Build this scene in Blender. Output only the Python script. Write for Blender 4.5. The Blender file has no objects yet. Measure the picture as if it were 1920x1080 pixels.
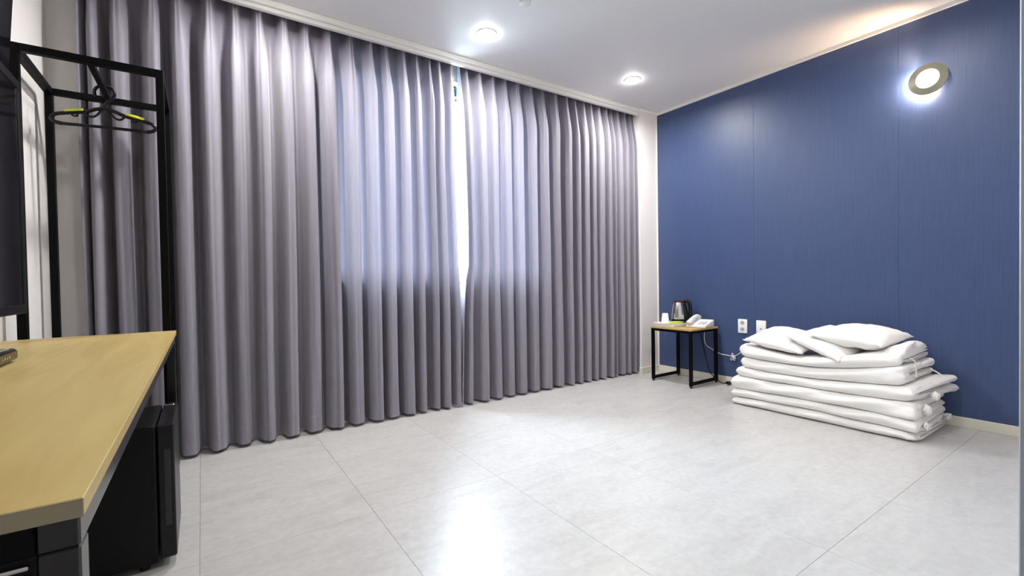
import bpy, bmesh, math, random
from mathutils import Vector, Matrix, noise
from mathutils.geometry import tessellate_polygon
from mathutils.bvhtree import BVHTree
random.seed(7)
S = bpy.context.scene
C = S.collection
PI = math.pi
# ------------------------------------------------------------------ camera
CAM_H = 0.95
YAW, PITCH, ROLL = 34.197, -0.962, -0.925
def cam_axes(yaw, pitch, roll):
    yaw, pitch, roll = (math.radians(a) for a in (yaw, pitch, roll))
    f = Vector((math.sin(yaw) * math.cos(pitch), math.cos(yaw) * math.cos(pitch), math.sin(pitch)))
    r = Vector((math.cos(yaw), -math.sin(yaw), 0)); u = r.cross(f)
    c, s = math.cos(roll), math.sin(roll)
    return c * r + s * u, -s * r + c * u, f
cr, cu, cf = cam_axes(YAW, PITCH, ROLL)
cam = bpy.data.cameras.new('camera'); camo = bpy.data.objects.new('camera', cam); C.objects.link(camo)
camo.matrix_world = Matrix(((cr.x, cu.x, -cf.x, 0), (cr.y, cu.y, -cf.y, 0), (cr.z, cu.z, -cf.z, CAM_H), (0, 0, 0, 1)))
cam.sensor_width = 36; cam.lens = 857.14 / 1920 * 36; cam.clip_start = 0.02
S.camera = camo
# ------------------------------------------------------------------ world, light, exposure
w = bpy.data.worlds.new('sky'); S.world = w; w.use_nodes = True
bg = w.node_tree.nodes['Background']; bg.inputs[0].default_value = (0.78, 0.90, 1.0, 1); bg.inputs[1].default_value = 210.0
# overcast sky above the horizon, darker ground below it
_n = w.node_tree.nodes; _l = w.node_tree.links
_tc = _n.new('ShaderNodeTexCoord'); _sx = _n.new('ShaderNodeSeparateXYZ'); _cr = _n.new('ShaderNodeValToRGB')
_l.new(_tc.outputs['Generated'], _sx.inputs[0]); _ad = _n.new('ShaderNodeMath'); _ad.operation = 'MULTIPLY_ADD'; _ad.inputs[1].default_value = 0.5; _ad.inputs[2].default_value = 0.5
_l.new(_sx.outputs['Z'], _ad.inputs[0]); _l.new(_ad.outputs[0], _cr.inputs[0])
_cr.color_ramp.elements[0].position = 0.492; _cr.color_ramp.elements[0].color = (0.07, 0.085, 0.095, 1)
_cr.color_ramp.elements[1].position = 0.508; _cr.color_ramp.elements[1].color = (0.80, 0.90, 1.0, 1)
_l.new(_cr.outputs[0], bg.inputs[0])
S.view_settings.view_transform = 'Standard'; S.view_settings.look = 'None'
S.view_settings.exposure = 0.0; S.view_settings.gamma = 1.0; S.view_settings.use_curve_mapping = False
S.cycles.max_bounces = 10; S.cycles.diffuse_bounces = 5; S.cycles.transparent_max_bounces = 12
S.cycles.sample_clamp_indirect = 6
WIN = (0.76, 2.46, 0.97, 2.50)          # window opening x0 x1 z0 z1
pd = bpy.data.lights.new('window_portal', 'AREA'); pd.shape = 'RECTANGLE'; pd.size = WIN[1] - WIN[0]; pd.size_y = WIN[3] - WIN[2]
pd.cycles.is_portal = True
po = bpy.data.objects.new('window_portal', pd); C.objects.link(po)
po.location = ((WIN[0] + WIN[1]) / 2, 3.41, (WIN[2] + WIN[3]) / 2); po.rotation_euler = (-PI / 2, 0, 0)
LAMP_W = [26.0, 27.0, 20.5, 7.5, 9.0, 9.0]   # recessed downlights, window row first

# ------------------------------------------------------------------ materials
MATS = {}
def mat(name, col, rough=0.5, metal=0.0, spec=0.5, bump=None, var=None, emit=None, coat=0.0, sheen=0.0):
    """bump=(scale xyz, strength, distance); var=(scale xyz, amount)"""
    m = bpy.data.materials.new(name); m.use_nodes = True; nt = m.node_tree; b = nt.nodes['Principled BSDF']
    b.inputs['Base Color'].default_value = (*col, 1); b.inputs['Roughness'].default_value = rough
    b.inputs['Metallic'].default_value = metal; b.inputs['Specular IOR Level'].default_value = spec
    b.inputs['Coat Weight'].default_value = coat; b.inputs['Sheen Weight'].default_value = sheen
    if emit: b.inputs['Emission Color'].default_value = (*emit[0], 1); b.inputs['Emission Strength'].default_value = emit[1]
    if bump or var: tc = nt.nodes.new('ShaderNodeTexCoord')
    def nz(scale, detail=4):
        mp = nt.nodes.new('ShaderNodeMapping'); mp.inputs['Scale'].default_value = scale
        nt.links.new(tc.outputs['Object'], mp.inputs[0])
        n = nt.nodes.new('ShaderNodeTexNoise'); n.inputs['Scale'].default_value = 1; n.inputs['Detail'].default_value = detail
        nt.links.new(mp.outputs[0], n.inputs['Vector']); return n
    if bump:
        n = nz(bump[0]); bp = nt.nodes.new('ShaderNodeBump'); bp.inputs['Strength'].default_value = bump[1]; bp.inputs['Distance'].default_value = bump[2]
        nt.links.new(n.outputs[0], bp.inputs['Height']); nt.links.new(bp.outputs[0], b.inputs['Normal'])
    if var:
        n = nz(var[0]); mr = nt.nodes.new('ShaderNodeMapRange'); mr.inputs[1].default_value = 0.3; mr.inputs[2].default_value = 0.7
        mr.inputs[3].default_value = 1 - var[1]; mr.inputs[4].default_value = 1 + var[1]
        nt.links.new(n.outputs[0], mr.inputs[0])
        vm = nt.nodes.new('ShaderNodeVectorMath'); vm.operation = 'SCALE'; vm.inputs[0].default_value = col
        nt.links.new(mr.outputs[0], vm.inputs['Scale']); nt.links.new(vm.outputs[0], b.inputs['Base Color'])
    MATS[name] = m; return m
mat('white_paper', (0.80, 0.77, 0.75), 0.65, bump=((60, 60, 60), 0.15, 0.002))
mat('ceiling_paper', (0.76, 0.755, 0.75), 0.55, bump=((90, 90, 90), 0.08, 0.001))
mat('white_trim', (0.84, 0.82, 0.78), 0.35)
mat('cream_base', (0.70, 0.67, 0.58), 0.4)
mat('blue_paper', (0.040, 0.068, 0.163), 0.44, spec=0.5, bump=((160, 160, 7), 0.25, 0.002), var=((120, 120, 4), 0.10))
mat('black_metal', (0.003, 0.003, 0.0034), 0.45, spec=0.09)
mat('graphite', (0.005, 0.005, 0.005), 0.24, spec=0.6)
mat('black_gloss', (0.006, 0.006, 0.008), 0.08, spec=0.6)
mat('black_matte', (0.003, 0.003, 0.0035), 0.5, spec=0.2)
mat('black_plastic', (0.006, 0.006, 0.0065), 0.32, spec=0.3)
mat('dark_red', (0.05, 0.008, 0.02), 0.25)
mat('steel', (0.62, 0.6, 0.58), 0.22, metal=1.0, bump=((4, 4, 200), 0.05, 0.001))
mat('cotton', (0.85, 0.835, 0.815), 0.75, spec=0.2, bump=((13, 9, 20), 0.55, 0.007), sheen=0.15)
mat('white_plastic', (0.80, 0.80, 0.79), 0.3)
mat('plate_plastic', (0.86, 0.87, 0.90), 0.3)
mat('paper_cup', (0.82, 0.82, 0.80), 0.6)
mat('yellow_pack', (0.62, 0.70, 0.06), 0.4)
mat('yellow_grip', (0.72, 0.78, 0.03), 0.4)
mat('edge_grey', (0.36, 0.40, 0.44), 0.4)
mat('olive_ring', (0.30, 0.29, 0.22), 0.35, metal=0.5)
mat('grey_key', (0.42, 0.42, 0.42), 0.4)
mat('socket_grey', (0.40, 0.40, 0.42), 0.5)
mat('joint_grey', (0.36, 0.35, 0.34), 0.7)
mat('frame_blue', (0.55, 0.62, 0.66), 0.4)
mat('navy_bracket', (0.02, 0.06, 0.10), 0.4)
mat('brown_gloss', (0.030, 0.022, 0.008), 0.15)
mat('pane_outside', (0.5, 0.5, 0.5), 0.5)
mat('lens_white', (0.9, 0.9, 0.9), 0.4, emit=((1.0, 0.985, 0.95), 70.0))
mat('lamp_face', (0.9, 0.9, 0.88), 0.4, emit=((1.0, 0.99, 0.93), 0.62))
mat('lamp_strip', (0.9, 0.9, 0.88), 0.4, emit=((1.0, 0.78, 0.60), 900.0))

def floor_mat():
    m = bpy.data.materials.new('stone_vinyl'); m.use_nodes = True; nt = m.node_tree; N = nt.nodes; L = nt.links; b = N['Principled BSDF']
    tc = N.new('ShaderNodeTexCoord'); oi = N.new('ShaderNodeObjectInfo')
    ad = N.new('ShaderNodeVectorMath'); ad.operation = 'ADD'
    sc = N.new('ShaderNodeVectorMath'); sc.operation = 'SCALE'; sc.inputs[0].default_value = (37, 53, 11); L.new(oi.outputs['Random'], sc.inputs['Scale'])
    L.new(tc.outputs['Object'], ad.inputs[0]); L.new(sc.outputs[0], ad.inputs[1])
    mp = N.new('ShaderNodeMapping'); mp.inputs['Scale'].default_value = (2.2, 7, 1); mp.inputs['Rotation'].default_value = (0, 0, 0.55); L.new(ad.outputs[0], mp.inputs[0])
    n1 = N.new('ShaderNodeTexNoise'); n1.inputs['Scale'].default_value = 1.6; n1.inputs['Detail'].default_value = 9; n1.inputs['Roughness'].default_value = 0.62; n1.inputs['Distortion'].default_value = 0.9
    L.new(mp.outputs[0], n1.inputs['Vector'])
    n2 = N.new('ShaderNodeTexNoise'); n2.inputs['Scale'].default_value = 38; n2.inputs['Detail'].default_value = 4; L.new(ad.outputs[0], n2.inputs['Vector'])
    cr_ = N.new('ShaderNodeValToRGB'); e = cr_.color_ramp.elements
    e[0].position = 0.32; e[0].color = (0.425, 0.417, 0.407, 1); e[1].position = 0.70; e[1].color = (0.500, 0.495, 0.488, 1)
    k = cr_.color_ramp.elements.new(0.5); k.color = (0.472, 0.467, 0.459, 1)
    L.new(n1.outputs[0], cr_.inputs[0])
    mx = N.new('ShaderNodeMix'); mx.data_type = 'RGBA'; mx.blend_type = 'OVERLAY'; mx.inputs['Factor'].default_value = 0.16
    L.new(cr_.outputs[0], mx.inputs[6]); L.new(n2.outputs[0], mx.inputs[7]); L.new(mx.outputs[2], b.inputs['Base Color'])
    b.inputs['Roughness'].default_value = 0.34; b.inputs['Specular IOR Level'].default_value = 0.85
    bp = N.new('ShaderNodeBump'); bp.inputs['Strength'].default_value = 0.10; bp.inputs['Distance'].default_value = 0.002
    L.new(n1.outputs[0], bp.inputs['Height']); L.new(bp.outputs[0], b.inputs['Normal'])
    MATS['stone_vinyl'] = m
floor_mat()
def wood_mat(name, c0, c1, axis='y'):
    m = bpy.data.materials.new(name); m.use_nodes = True; nt = m.node_tree; N = nt.nodes; L = nt.links; b = N['Principled BSDF']
    tc = N.new('ShaderNodeTexCoord'); mp = N.new('ShaderNodeMapping'); mp.inputs['Scale'].default_value = (14, 1.1, 14) if axis == 'y' else (1.1, 14, 14)
    L.new(tc.outputs['Object'], mp.inputs[0])
    n1 = N.new('ShaderNodeTexNoise'); n1.inputs['Scale'].default_value = 1.5; n1.inputs['Detail'].default_value = 7; n1.inputs['Distortion'].default_value = 1.2
    L.new(mp.outputs[0], n1.inputs['Vector'])
    r = N.new('ShaderNodeValToRGB'); r.color_ramp.elements[0].color = (*c0, 1); r.color_ramp.elements[1].color = (*c1, 1)
    r.color_ramp.elements[0].position = 0.3; r.color_ramp.elements[1].position = 0.72
    L.new(n1.outputs[0], r.inputs[0]); L.new(r.outputs[0], b.inputs['Base Color'])
    b.inputs['Roughness'].default_value = 0.42; b.inputs['Specular IOR Level'].default_value = 0.35
    MATS[name] = m
wood_mat('oak', (0.455, 0.332, 0.118), (0.540, 0.422, 0.172))
wood_mat('oak_small', (0.44, 0.29, 0.10), (0.54, 0.37, 0.15))
wood_mat('ply_edge', (0.24, 0.20, 0.12), (0.36, 0.33, 0.23), 'x')
def curtain_mat():
    m = bpy.data.materials.new('curtain_cloth'); m.use_nodes = True; nt = m.node_tree; N = nt.nodes; L = nt.links
    b = N['Principled BSDF']; out = N['Material Output']
    tc = N.new('ShaderNodeTexCoord'); mp = N.new('ShaderNodeMapping'); mp.inputs['Scale'].default_value = (330, 60, 7); L.new(tc.outputs['Object'], mp.inputs[0])
    n = N.new('ShaderNodeTexNoise'); n.inputs['Scale'].default_value = 1.0; n.inputs['Detail'].default_value = 3; L.new(mp.outputs[0], n.inputs['Vector'])
    r = N.new('ShaderNodeValToRGB'); r.color_ramp.elements[0].color = (0.200, 0.187, 0.230, 1); r.color_ramp.elements[1].color = (0.242, 0.228, 0.274, 1)
    r.color_ramp.elements[0].position = 0.3; r.color_ramp.elements[1].position = 0.7; L.new(n.outputs[0], r.inputs[0])
    L.new(r.outputs[0], b.inputs['Base Color']); b.inputs['Roughness'].default_value = 0.62; b.inputs['Specular IOR Level'].default_value = 0.35
    b.inputs['Sheen Weight'].default_value = 0.25
    t = N.new('ShaderNodeBsdfTranslucent'); t.inputs[0].default_value = (0.36, 0.34, 0.42, 1)
    mx = N.new('ShaderNodeMixShader'); mx.inputs[0].default_value = 0.029
    L.new(b.outputs[0], mx.inputs[1]); L.new(t.outputs[0], mx.inputs[2]); L.new(mx.outputs[0], out.inputs[0])
    MATS['curtain_cloth'] = m
curtain_mat()
def glass_mat():
    m = bpy.data.materials.new('clear_pane'); m.use_nodes = True; nt = m.node_tree; N = nt.nodes; L = nt.links; out = N['Material Output']
    t = N.new('ShaderNodeBsdfTransparent'); t.inputs[0].default_value = (0.93, 0.96, 0.97, 1)
    g = N.new('ShaderNodeBsdfGlossy'); g.inputs['Roughness'].default_value = 0.02
    mx = N.new('ShaderNodeMixShader'); mx.inputs[0].default_value = 0.06
    L.new(t.outputs[0], mx.inputs[1]); L.new(g.outputs[0], mx.inputs[2]); L.new(mx.outputs[0], out.inputs[0])
    MATS['clear_pane'] = m
glass_mat()

# ------------------------------------------------------------------ helpers
def box(bm, x0, x1, y0, y1, z0, z1, bev=0.0, seg=2):
    r = bmesh.ops.create_cube(bm, size=1)
    for v in r['verts']:
        v.co = Vector(((x0 + x1) / 2 + v.co.x * (x1 - x0), (y0 + y1) / 2 + v.co.y * (y1 - y0), (z0 + z1) / 2 + v.co.z * (z1 - z0)))
    if bev > 0:
        es = list({e for v in r['verts'] for e in v.link_edges})
        bmesh.ops.bevel(bm, geom=es, offset=bev, segments=seg, affect='EDGES', profile=0.5)
    return bm
def nbox(*a, **k): return box(bmesh.new(), *a, **k)
def tube(bm, pts, r, n=10, cap=True):
    pts = [Vector(p) for p in pts]; rings = []; up = None
    rs = r if isinstance(r, (list, tuple)) else [r] * len(pts)
    for i, p in enumerate(pts):
        d = (pts[min(i + 1, len(pts) - 1)] - pts[max(i - 1, 0)]).normalized()
        if up is None: up = Vector((0, 0, 1)) if abs(d.z) < 0.9 else Vector((1, 0, 0))
        a = d.cross(up).normalized(); b_ = a.cross(d).normalized(); up = b_
        rings.append([bm.verts.new(p + rs[i] * (math.cos(2 * PI * k / n) * a + math.sin(2 * PI * k / n) * b_)) for k in range(n)])
    for i in range(len(rings) - 1):
        for k in range(n): bm.faces.new((rings[i][k], rings[i][(k + 1) % n], rings[i + 1][(k + 1) % n], rings[i + 1][k]))
    if cap: bm.faces.new(rings[0][::-1]); bm.faces.new(rings[-1])
    return bm
def smooth_path(pts, n=8):
    pts = [Vector(p) for p in pts]; out = []
    for i in range(len(pts) - 1):
        p0, p1, p2, p3 = pts[max(i - 1, 0)], pts[i], pts[i + 1], pts[min(i + 2, len(pts) - 1)]
        for k in range(n):
            t = k / n
            out.append(0.5 * ((2 * p1) + (-p0 + p2) * t + (2 * p0 - 5 * p1 + 4 * p2 - p3) * t * t + (-p0 + 3 * p1 - 3 * p2 + p3) * t ** 3))
    out.append(pts[-1]); return out
def lathe(bm, prof, c=(0, 0, 0), n=32, axis='z', closed=False):
    """prof: list of (radius, height)."""
    rings = []
    for r, h in prof:
        ring = []
        for k in range(n):
            a = 2 * PI * k / n; ca, sa = r * math.cos(a), r * math.sin(a)
            v = {'z': (ca, sa, h), '-x': (-h, ca, sa), '-z': (ca, -sa, -h)}[axis]
            ring.append(bm.verts.new(Vector(c) + Vector(v)))
        rings.append(ring)
    m = len(rings)
    for i in range(m if closed else m - 1):
        A, B = rings[i], rings[(i + 1) % m]
        for k in range(n): bm.faces.new((A[k], A[(k + 1) % n], B[(k + 1) % n], B[k]))
    if not closed:
        bm.faces.new(rings[0][::-1]); bm.faces.new(rings[-1])
    return bm
def obj(name, bm, m, parent=None, smooth=False, origin=None):
    """bm in world coordinates; origin moves to the parent's base (or the given point)."""
    bmesh.ops.recalc_face_normals(bm, faces=bm.faces)
    o0 = Vector(origin) if origin is not None else (abs_loc(parent) if parent else Vector((0, 0, 0)))
    if o0.length > 0: bmesh.ops.translate(bm, verts=bm.verts, vec=-o0)
    me = bpy.data.meshes.new(name); bm.to_mesh(me); bm.free()
    me.materials.append(MATS[m])
    if smooth:
        for p in me.polygons: p.use_smooth = True
        if smooth is not True: me.set_sharp_from_angle(angle=math.radians(smooth))
    o = bpy.data.objects.new(name, me); C.objects.link(o)
    if parent: o.parent = parent; o.location = o0 - abs_loc(parent)
    else: o.location = o0
    return o
def abs_loc(o):
    l = Vector(o.location)
    while o.parent: o = o.parent; l += Vector(o.location)
    return l
def thing(name, label, cat, loc, group=None):
    o = bpy.data.objects.new(name, None); C.objects.link(o); o.location = loc; o.empty_display_size = 0.1
    o['label'] = label; o['category'] = cat
    if group: o['group'] = group
    return o
def tag(o, label, cat, group=None):
    o['label'] = label; o['category'] = cat
    if group: o['group'] = group
    return o
def struct(o, label=None, cat=None):
    o['kind'] = 'structure'
    if label: o['label'] = label
    if cat: o['category'] = cat
    return o

# ------------------------------------------------------------------ room shell
XL, XR, YF, YC, YB, ZC = -0.612, 3.87, 3.20, 3.03, -1.55, 2.62
COL = 3.605                                  # column beside the curtain
PX, PY = 1.2, 0.164                          # corner of the entrance partition
floor = struct(obj('floor', nbox(XL - 0.1, XR + 0.1, YB - 0.1, YF + 0.1, -0.12, -0.004), 'joint_grey'), 'pale grey stone-look tiled floor with hairline joints', 'floor')
tile_me = None; TW, TL, GAP = 0.597, 1.194, 0.0010
xs = []; x = -0.0255
while x > XL: x -= TW
while x < XR: xs.append(x); x += TW
y0 = 0.687
while y0 > YB: y0 -= TL
for i, tx in enumerate(xs):
    ty = y0
    while ty < YF:
        a0, a1 = max(tx, XL), min(tx + TW, XR); b0, b1 = max(ty, YB), min(ty + TL, YF)
        if a1 - a0 > 0.01 and b1 - b0 > 0.01:
            full = (a1 - a0 > TW - 1e-4 and b1 - b0 > TL - 1e-4)
            org = ((a0 + a1) / 2, (b0 + b1) / 2, 0)
            if full and tile_me:
                o = bpy.data.objects.new('floor_tile', tile_me); C.objects.link(o); o.location = org; o.parent = floor
            else:
                o = obj('floor_tile', nbox(a0 + GAP / 2, a1 - GAP / 2, b0 + GAP / 2, b1 - GAP / 2, -0.004, 0, 0.0004, 1), 'stone_vinyl', floor, origin=org)
                if full: tile_me = o.data
        ty += TL
bm = nbox(XL - 0.1, XR + 0.1, YB - 0.1, 3.06, ZC, ZC + 0.3)
box(bm, XL - 0.1, XR + 0.1, 3.06, YF + 0.2, 2.86, 2.92)
struct(obj('ceiling', bm, 'ceiling_paper'), 'flat off-white ceiling with a curtain recess', 'ceiling')
struct(obj('wall_left', nbox(XL - 0.1, XL, YB - 0.1, YF + 0.15, 0, 2.86), 'white_paper'), 'plain white wall behind the desk and television', 'wall')
bm = bmesh.new()
for a in ((XL, WIN[0], 0, 2.86), (WIN[1], XR + 0.1, 0, 2.86), (WIN[0], WIN[1], 0, WIN[2]), (WIN[0], WIN[1], WIN[3], 2.86)):
    box(bm, a[0], a[1], YF, YF + 0.16, a[2], a[3])
struct(obj('wall_front', bm, 'white_paper'), 'white window wall behind the grey curtains', 'wall')
struct(obj('wall_column', nbox(COL, XR, YC, YF, 0, ZC), 'white_paper'), 'narrow white wall pier between curtain and blue wall', 'wall')
struct(obj('wall_entrance', nbox(PX, XR, YB, PY, 0, ZC), 'white_paper'), 'white partition corner by the entrance', 'wall')
struct(obj('wall_back', nbox(XL, PX, YB - 0.1, YB, 0, ZC), 'white_paper'), 'plain white wall behind the entrance', 'wall')
wr = struct(obj('wall_right', nbox(XR, XR + 0.1, YB, YF, 0, 2.86), 'blue_paper'), 'dark blue papered wall', 'wall')
# blue wallpaper: separate drops, butted with a hairline seam
edges = [PY + 0.001, 1.077, 2.045, YC - 0.012]
for a, b_ in zip(edges, edges[1:]):
    obj('wallpaper_strip', nbox(XR - 0.003, XR, a + 0.0004, b_ - 0.0004, 0.06, ZC - 0.026, 0.0004, 1), 'blue_paper', wr)
# trims
BB = 0.062
def tr(n, *a, m='white_trim', bev=0.002, lab='white trim', name=None):
    return struct(obj(name or 'trim_%d' % n, nbox(*a, bev, 1), m), lab, 'trim')
tr(0, XR - 0.012, XR, PY, YC, 0, BB, m='cream_base', name='baseboard_right', lab='cream baseboard along the blue wall')
bm = nbox(COL - 0.010, XR - 0.012, YC - 0.010, YC, 0, BB, 0.002, 1); box(bm, COL - 0.010, COL, YC, YF - 0.005, 0, BB, 0.002, 1)
struct(obj('baseboard_column', bm, 'cream_base'), 'cream baseboard around the white pier', 'baseboard')
tr(1, XR - 0.016, XR, PY, YC, ZC - 0.026, ZC, lab='thin white ceiling moulding on the blue wall')
tr(2, XR - 0.012, XR, YC - 0.010, YC, BB, ZC - 0.026, lab='white corner bead between pier and blue wall')
tr(3, COL, XR - 0.016, YC - 0.014, YC, ZC - 0.026, ZC, lab='thin white ceiling moulding on the pier')
bm = nbox(XL, COL, 3.045, 3.075, 2.562, ZC, 0.002, 1); box(bm, XL, COL, 3.025, 3.045, 2.585, ZC, 0.004, 2)
struct(obj('trim_4', bm, 'white_trim'), 'stepped white moulding in front of the curtain recess', 'trim')
tr(5, PX - 0.004, PX + 0.05, PY - 0.07, PY + 0.0005, 0, ZC, lab='pale grey edge trim on the entrance partition corner', m='edge_grey')

# window behind the curtains
win = thing('window_1', 'bright white-framed sliding window behind the curtain gap', 'window', ((WIN[0] + WIN[1]) / 2, 3.36, WIN[2])); win['kind'] = 'structure'
x0, x1, z0, z1 = WIN
bm = bmesh.new(); f = 0.05
box(bm, x0, x1, 3.30, 3.40, z0, z0 + f, 0.004, 1); box(bm, x0, x1, 3.30, 3.40, z1 - f, z1, 0.004, 1)
box(bm, x0, x0 + f, 3.30, 3.40, z0 + f, z1 - f, 0.004, 1); box(bm, x1 - f, x1, 3.30, 3.40, z0 + f, z1 - f, 0.004, 1)
obj('window_frame', bm, 'frame_blue', win)
for a, b_, yy in ((x0 + f, 1.40, 3.33), (1.36, x1 - f, 3.37)):
    bm = bmesh.new(); s = 0.035
    box(bm, a, b_, yy - 0.014, yy + 0.014, z0 + f, z0 + f + s, 0.003, 1); box(bm, a, b_, yy - 0.014, yy + 0.014, z1 - f - s, z1 - f, 0.003, 1)
    box(bm, a, a + s, yy - 0.014, yy + 0.014, z0 + f + s, z1 - f - s, 0.003, 1); box(bm, b_ - s, b_, yy - 0.014, yy + 0.014, z0 + f + s, z1 - f - s, 0.003, 1)
    sash = obj('window_sash', bm, 'frame_blue', win)
    obj('window_pane', nbox(a + s, b_ - s, yy - 0.003, yy + 0.003, z0 + f + s, z1 - f - s), 'clear_pane', sash)
bm = nbox(1.60, 1.72, 3.27, 3.30, 2.42, 2.50, 0.004, 1); box(bm, 1.60, 1.72, 3.275, 3.30, 2.385, 2.40, 0.003, 1)
obj('curtain_track_bracket', bm, 'navy_bracket', win)
obj('window_sill', nbox(x0, x1, 3.197, 3.31, z0 - 0.025, z0 + 0.004, 0.004, 2), 'white_trim', win)

# ------------------------------------------------------------------ curtains
GAPZ = [(0.0, 1.594, 1.604), (0.655, 1.598, 1.625), (0.96, 1.593, 1.648), (1.06, 1.588, 1.672), (1.385, 1.581, 1.677), (1.785, 1.570, 1.671), (2.27, 1.582, 1.655), (2.62, 1.588, 1.655)]
def gap(z, side):
    for (za, la, ra), (zb, lb, rb) in zip(GAPZ, GAPZ[1:]):
        if z <= zb:
            t = (z - za) / (zb - za); return (la + (lb - la) * t) if side == 0 else (ra + (rb - ra) * t)
    return GAPZ[-1][1 + side]
def sst(a, b_, v):
    t = min(1, max(0, (v - a) / (b_ - a))); return t * t * (3 - 2 * t)
def curtain(pl, side, label, seed):
    rnd = random.Random(seed); n = len(pl)
    amp = [rnd.uniform(0.058, 0.076) for _ in range(n + 1)]; fr = [rnd.uniform(-0.008, 0.008) for _ in range(n + 1)]
    skew = [rnd.uniform(-0.02, 0.10) for _ in range(n + 1)]
    K = 34; NZ = 46; ZB, ZT, ZH = 0.020, 2.70, 0.115
    zs = [ZB, ZB + 0.03, ZB + 0.065, ZH] + [ZH + (ZT - ZH) * (i + 1) / NZ for i in range(NZ)]
    def pt(i, t, z):
        # i: pleat interval, t 0..1 from pleat front to next pleat front
        dr = lambda q: 0.016 * noise.noise((q * 3.7 + seed * 9, z * 0.55, 1.3))
        def X(q):
            b0 = pl[q] + dr(q) * (0.4 + 0.6 * (1 - sst(1.9, 2.6, z)))
            if side == 0:
                wq = max(0, 1 - (n - 1 - q) / 3.0); return b0 * (1 - wq) + (gap(z, 0) + (pl[q] - pl[n - 1])) * wq
            wq = max(0, 1 - q / 3.0); return b0 * (1 - wq) + (gap(z, 1) + (pl[q] - pl[0])) * wq
        xa, xb = X(i), X(i + 1); d = xb - xa
        c = math.cos(2 * PI * t); A = amp[i]
        ex = 1.5 + 0.5 * noise.noise((i * 5.1 + seed, z * 0.6, 7))
        low = -(1 - 2 * ((1 - c) / 2) ** ex)               # wide rounded front, narrower valley
        top = 1 - 2 * ((1 + c) / 2) ** 3.2                  # pinched front, wide flat valley
        wt = sst(2.20, 2.60, z)
        f_ = fr[i] * (1 - t) + fr[i + 1] * t
        y = 3.118 + f_ + A * ((1 - wt) * low + wt * (0.15 + 0.8 * top))
        dist = min(t, 1 - t) * d
        y += wt * 0.028 * math.exp(-(dist / 0.0065) ** 2)
        y += 0.006 * noise.noise((xa * 6 + t * 2, z * 1.4, seed))
        sk = skew[i] * (1 - wt)
        x_ = xa + d * (t + sk * math.sin(2 * PI * t) + 0.035 * (1 - wt) * math.sin(4 * PI * t))
        if z < 0.35: y -= 0.012 * (1 - z / 0.35) * c * -1 * 0.5
        y = min(y, 3.193)
        if z > 2.45: y = max(y, 3.082)
        return Vector((x_, y, z))
    def sheet(zr, off):
        bm = bmesh.new(); rows = []
        for z in zr:
            row = [bm.verts.new(pt(i, k / K, z) + Vector((0, off, 0))) for i in range(n - 1) for k in range(K)]
            row.append(bm.verts.new(pt(n - 2, 1.0, z) + Vector((0, off, 0)))); rows.append(row)
        for a, b_ in zip(rows, rows[1:]):
            for k in range(len(a) - 1): bm.faces.new((a[k], a[k + 1], b_[k + 1], b_[k]))
        return bm
    base = ((pl[0] + pl[-1]) / 2, 3.112, 0)
    t = thing('pleated_curtain', label, 'curtain', base, 'grey pinch-pleat curtains')
    obj('drape', sheet(zs[3:], 0), 'curtain_cloth', t, True)
    obj('hem', sheet(zs[:4], -0.0012), 'curtain_cloth', t, True)
curtain([-0.475, -0.435, -0.33, -0.185, -0.075, 0.073, 0.198, 0.315, 0.45, 0.577, 0.71, 0.852, 0.983, 1.09, 1.215, 1.315, 1.42, 1.485, 1.59], 0, 'wide grey pinch-pleat curtain beside the clothes rack', 3)
curtain([1.66, 1.72, 1.833, 1.95, 2.065, 2.19, 2.325, 2.455, 2.6, 2.728, 2.83, 2.942, 3.035, 3.125, 3.23, 3.305, 3.39, 3.48, 3.565, 3.592], 1, 'grey pinch-pleat curtain ending at the white pier near the bedside table', 11)

# ------------------------------------------------------------------ ceiling fittings
DLS = [(1.633, 2.66), (3.04, 2.62), (0.40, 2.66), (0.30, 1.0), (1.633, 1.0), (3.04, 1.0)]
DLAB = ['lit round downlight in the ceiling above the curtain gap', 'lit round downlight in the ceiling near the white pier', 'lit round downlight in the ceiling above the clothes rack',
        'lit round downlight in the ceiling above the desk', 'lit round downlight in the middle of the ceiling', 'lit round downlight in the ceiling above the bedding']
for (dx, dy), lb, lw in zip(DLS, DLAB, LAMP_W):
    t = thing('ceiling_downlight', lb, 'downlight', (dx, dy, ZC), 'recessed ceiling downlights')
    obj('trim_ring', lathe(bmesh.new(), [(0.057, 0.001), (0.057, 0.004), (0.062, 0.006), (0.068, 0.004), (0.069, 0.0005)], (dx, dy, ZC), 40, '-z', True), 'white_trim', t, 40)
    obj('lens', lathe(bmesh.new(), [(0.057, 0.0005), (0.057, 0.010), (0.048, 0.017), (0.030, 0.021), (0.004, 0.022)], (dx, dy, ZC), 32, '-z'), 'lens_white', t, 40)
    ld = bpy.data.lights.new('downlight_beam', 'AREA'); ld.shape = 'DISK'; ld.size = 0.10; ld.energy = lw; ld.color = (1.0, 0.975, 0.94); ld.spread = math.radians(170)
    lo = bpy.data.objects.new('downlight_beam', ld); C.objects.link(lo); lo.location = (0, 0, -0.024); lo.parent = t
sd = thing('smoke_detector', 'small white round detector on the ceiling', 'detector', (1.615, 2.19, ZC))
obj('base', lathe(bmesh.new(), [(0.048, 0.0), (0.048, 0.012), (0.044, 0.016)], (1.615, 2.19, ZC), 36, '-z'), 'white_plastic', sd, 40)
obj('sensor_cap', lathe(bmesh.new(), [(0.036, 0.016), (0.037, 0.040), (0.030, 0.048), (0.012, 0.051)], (1.615, 2.19, ZC), 36, '-z'), 'white_plastic', sd, 40)

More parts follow.
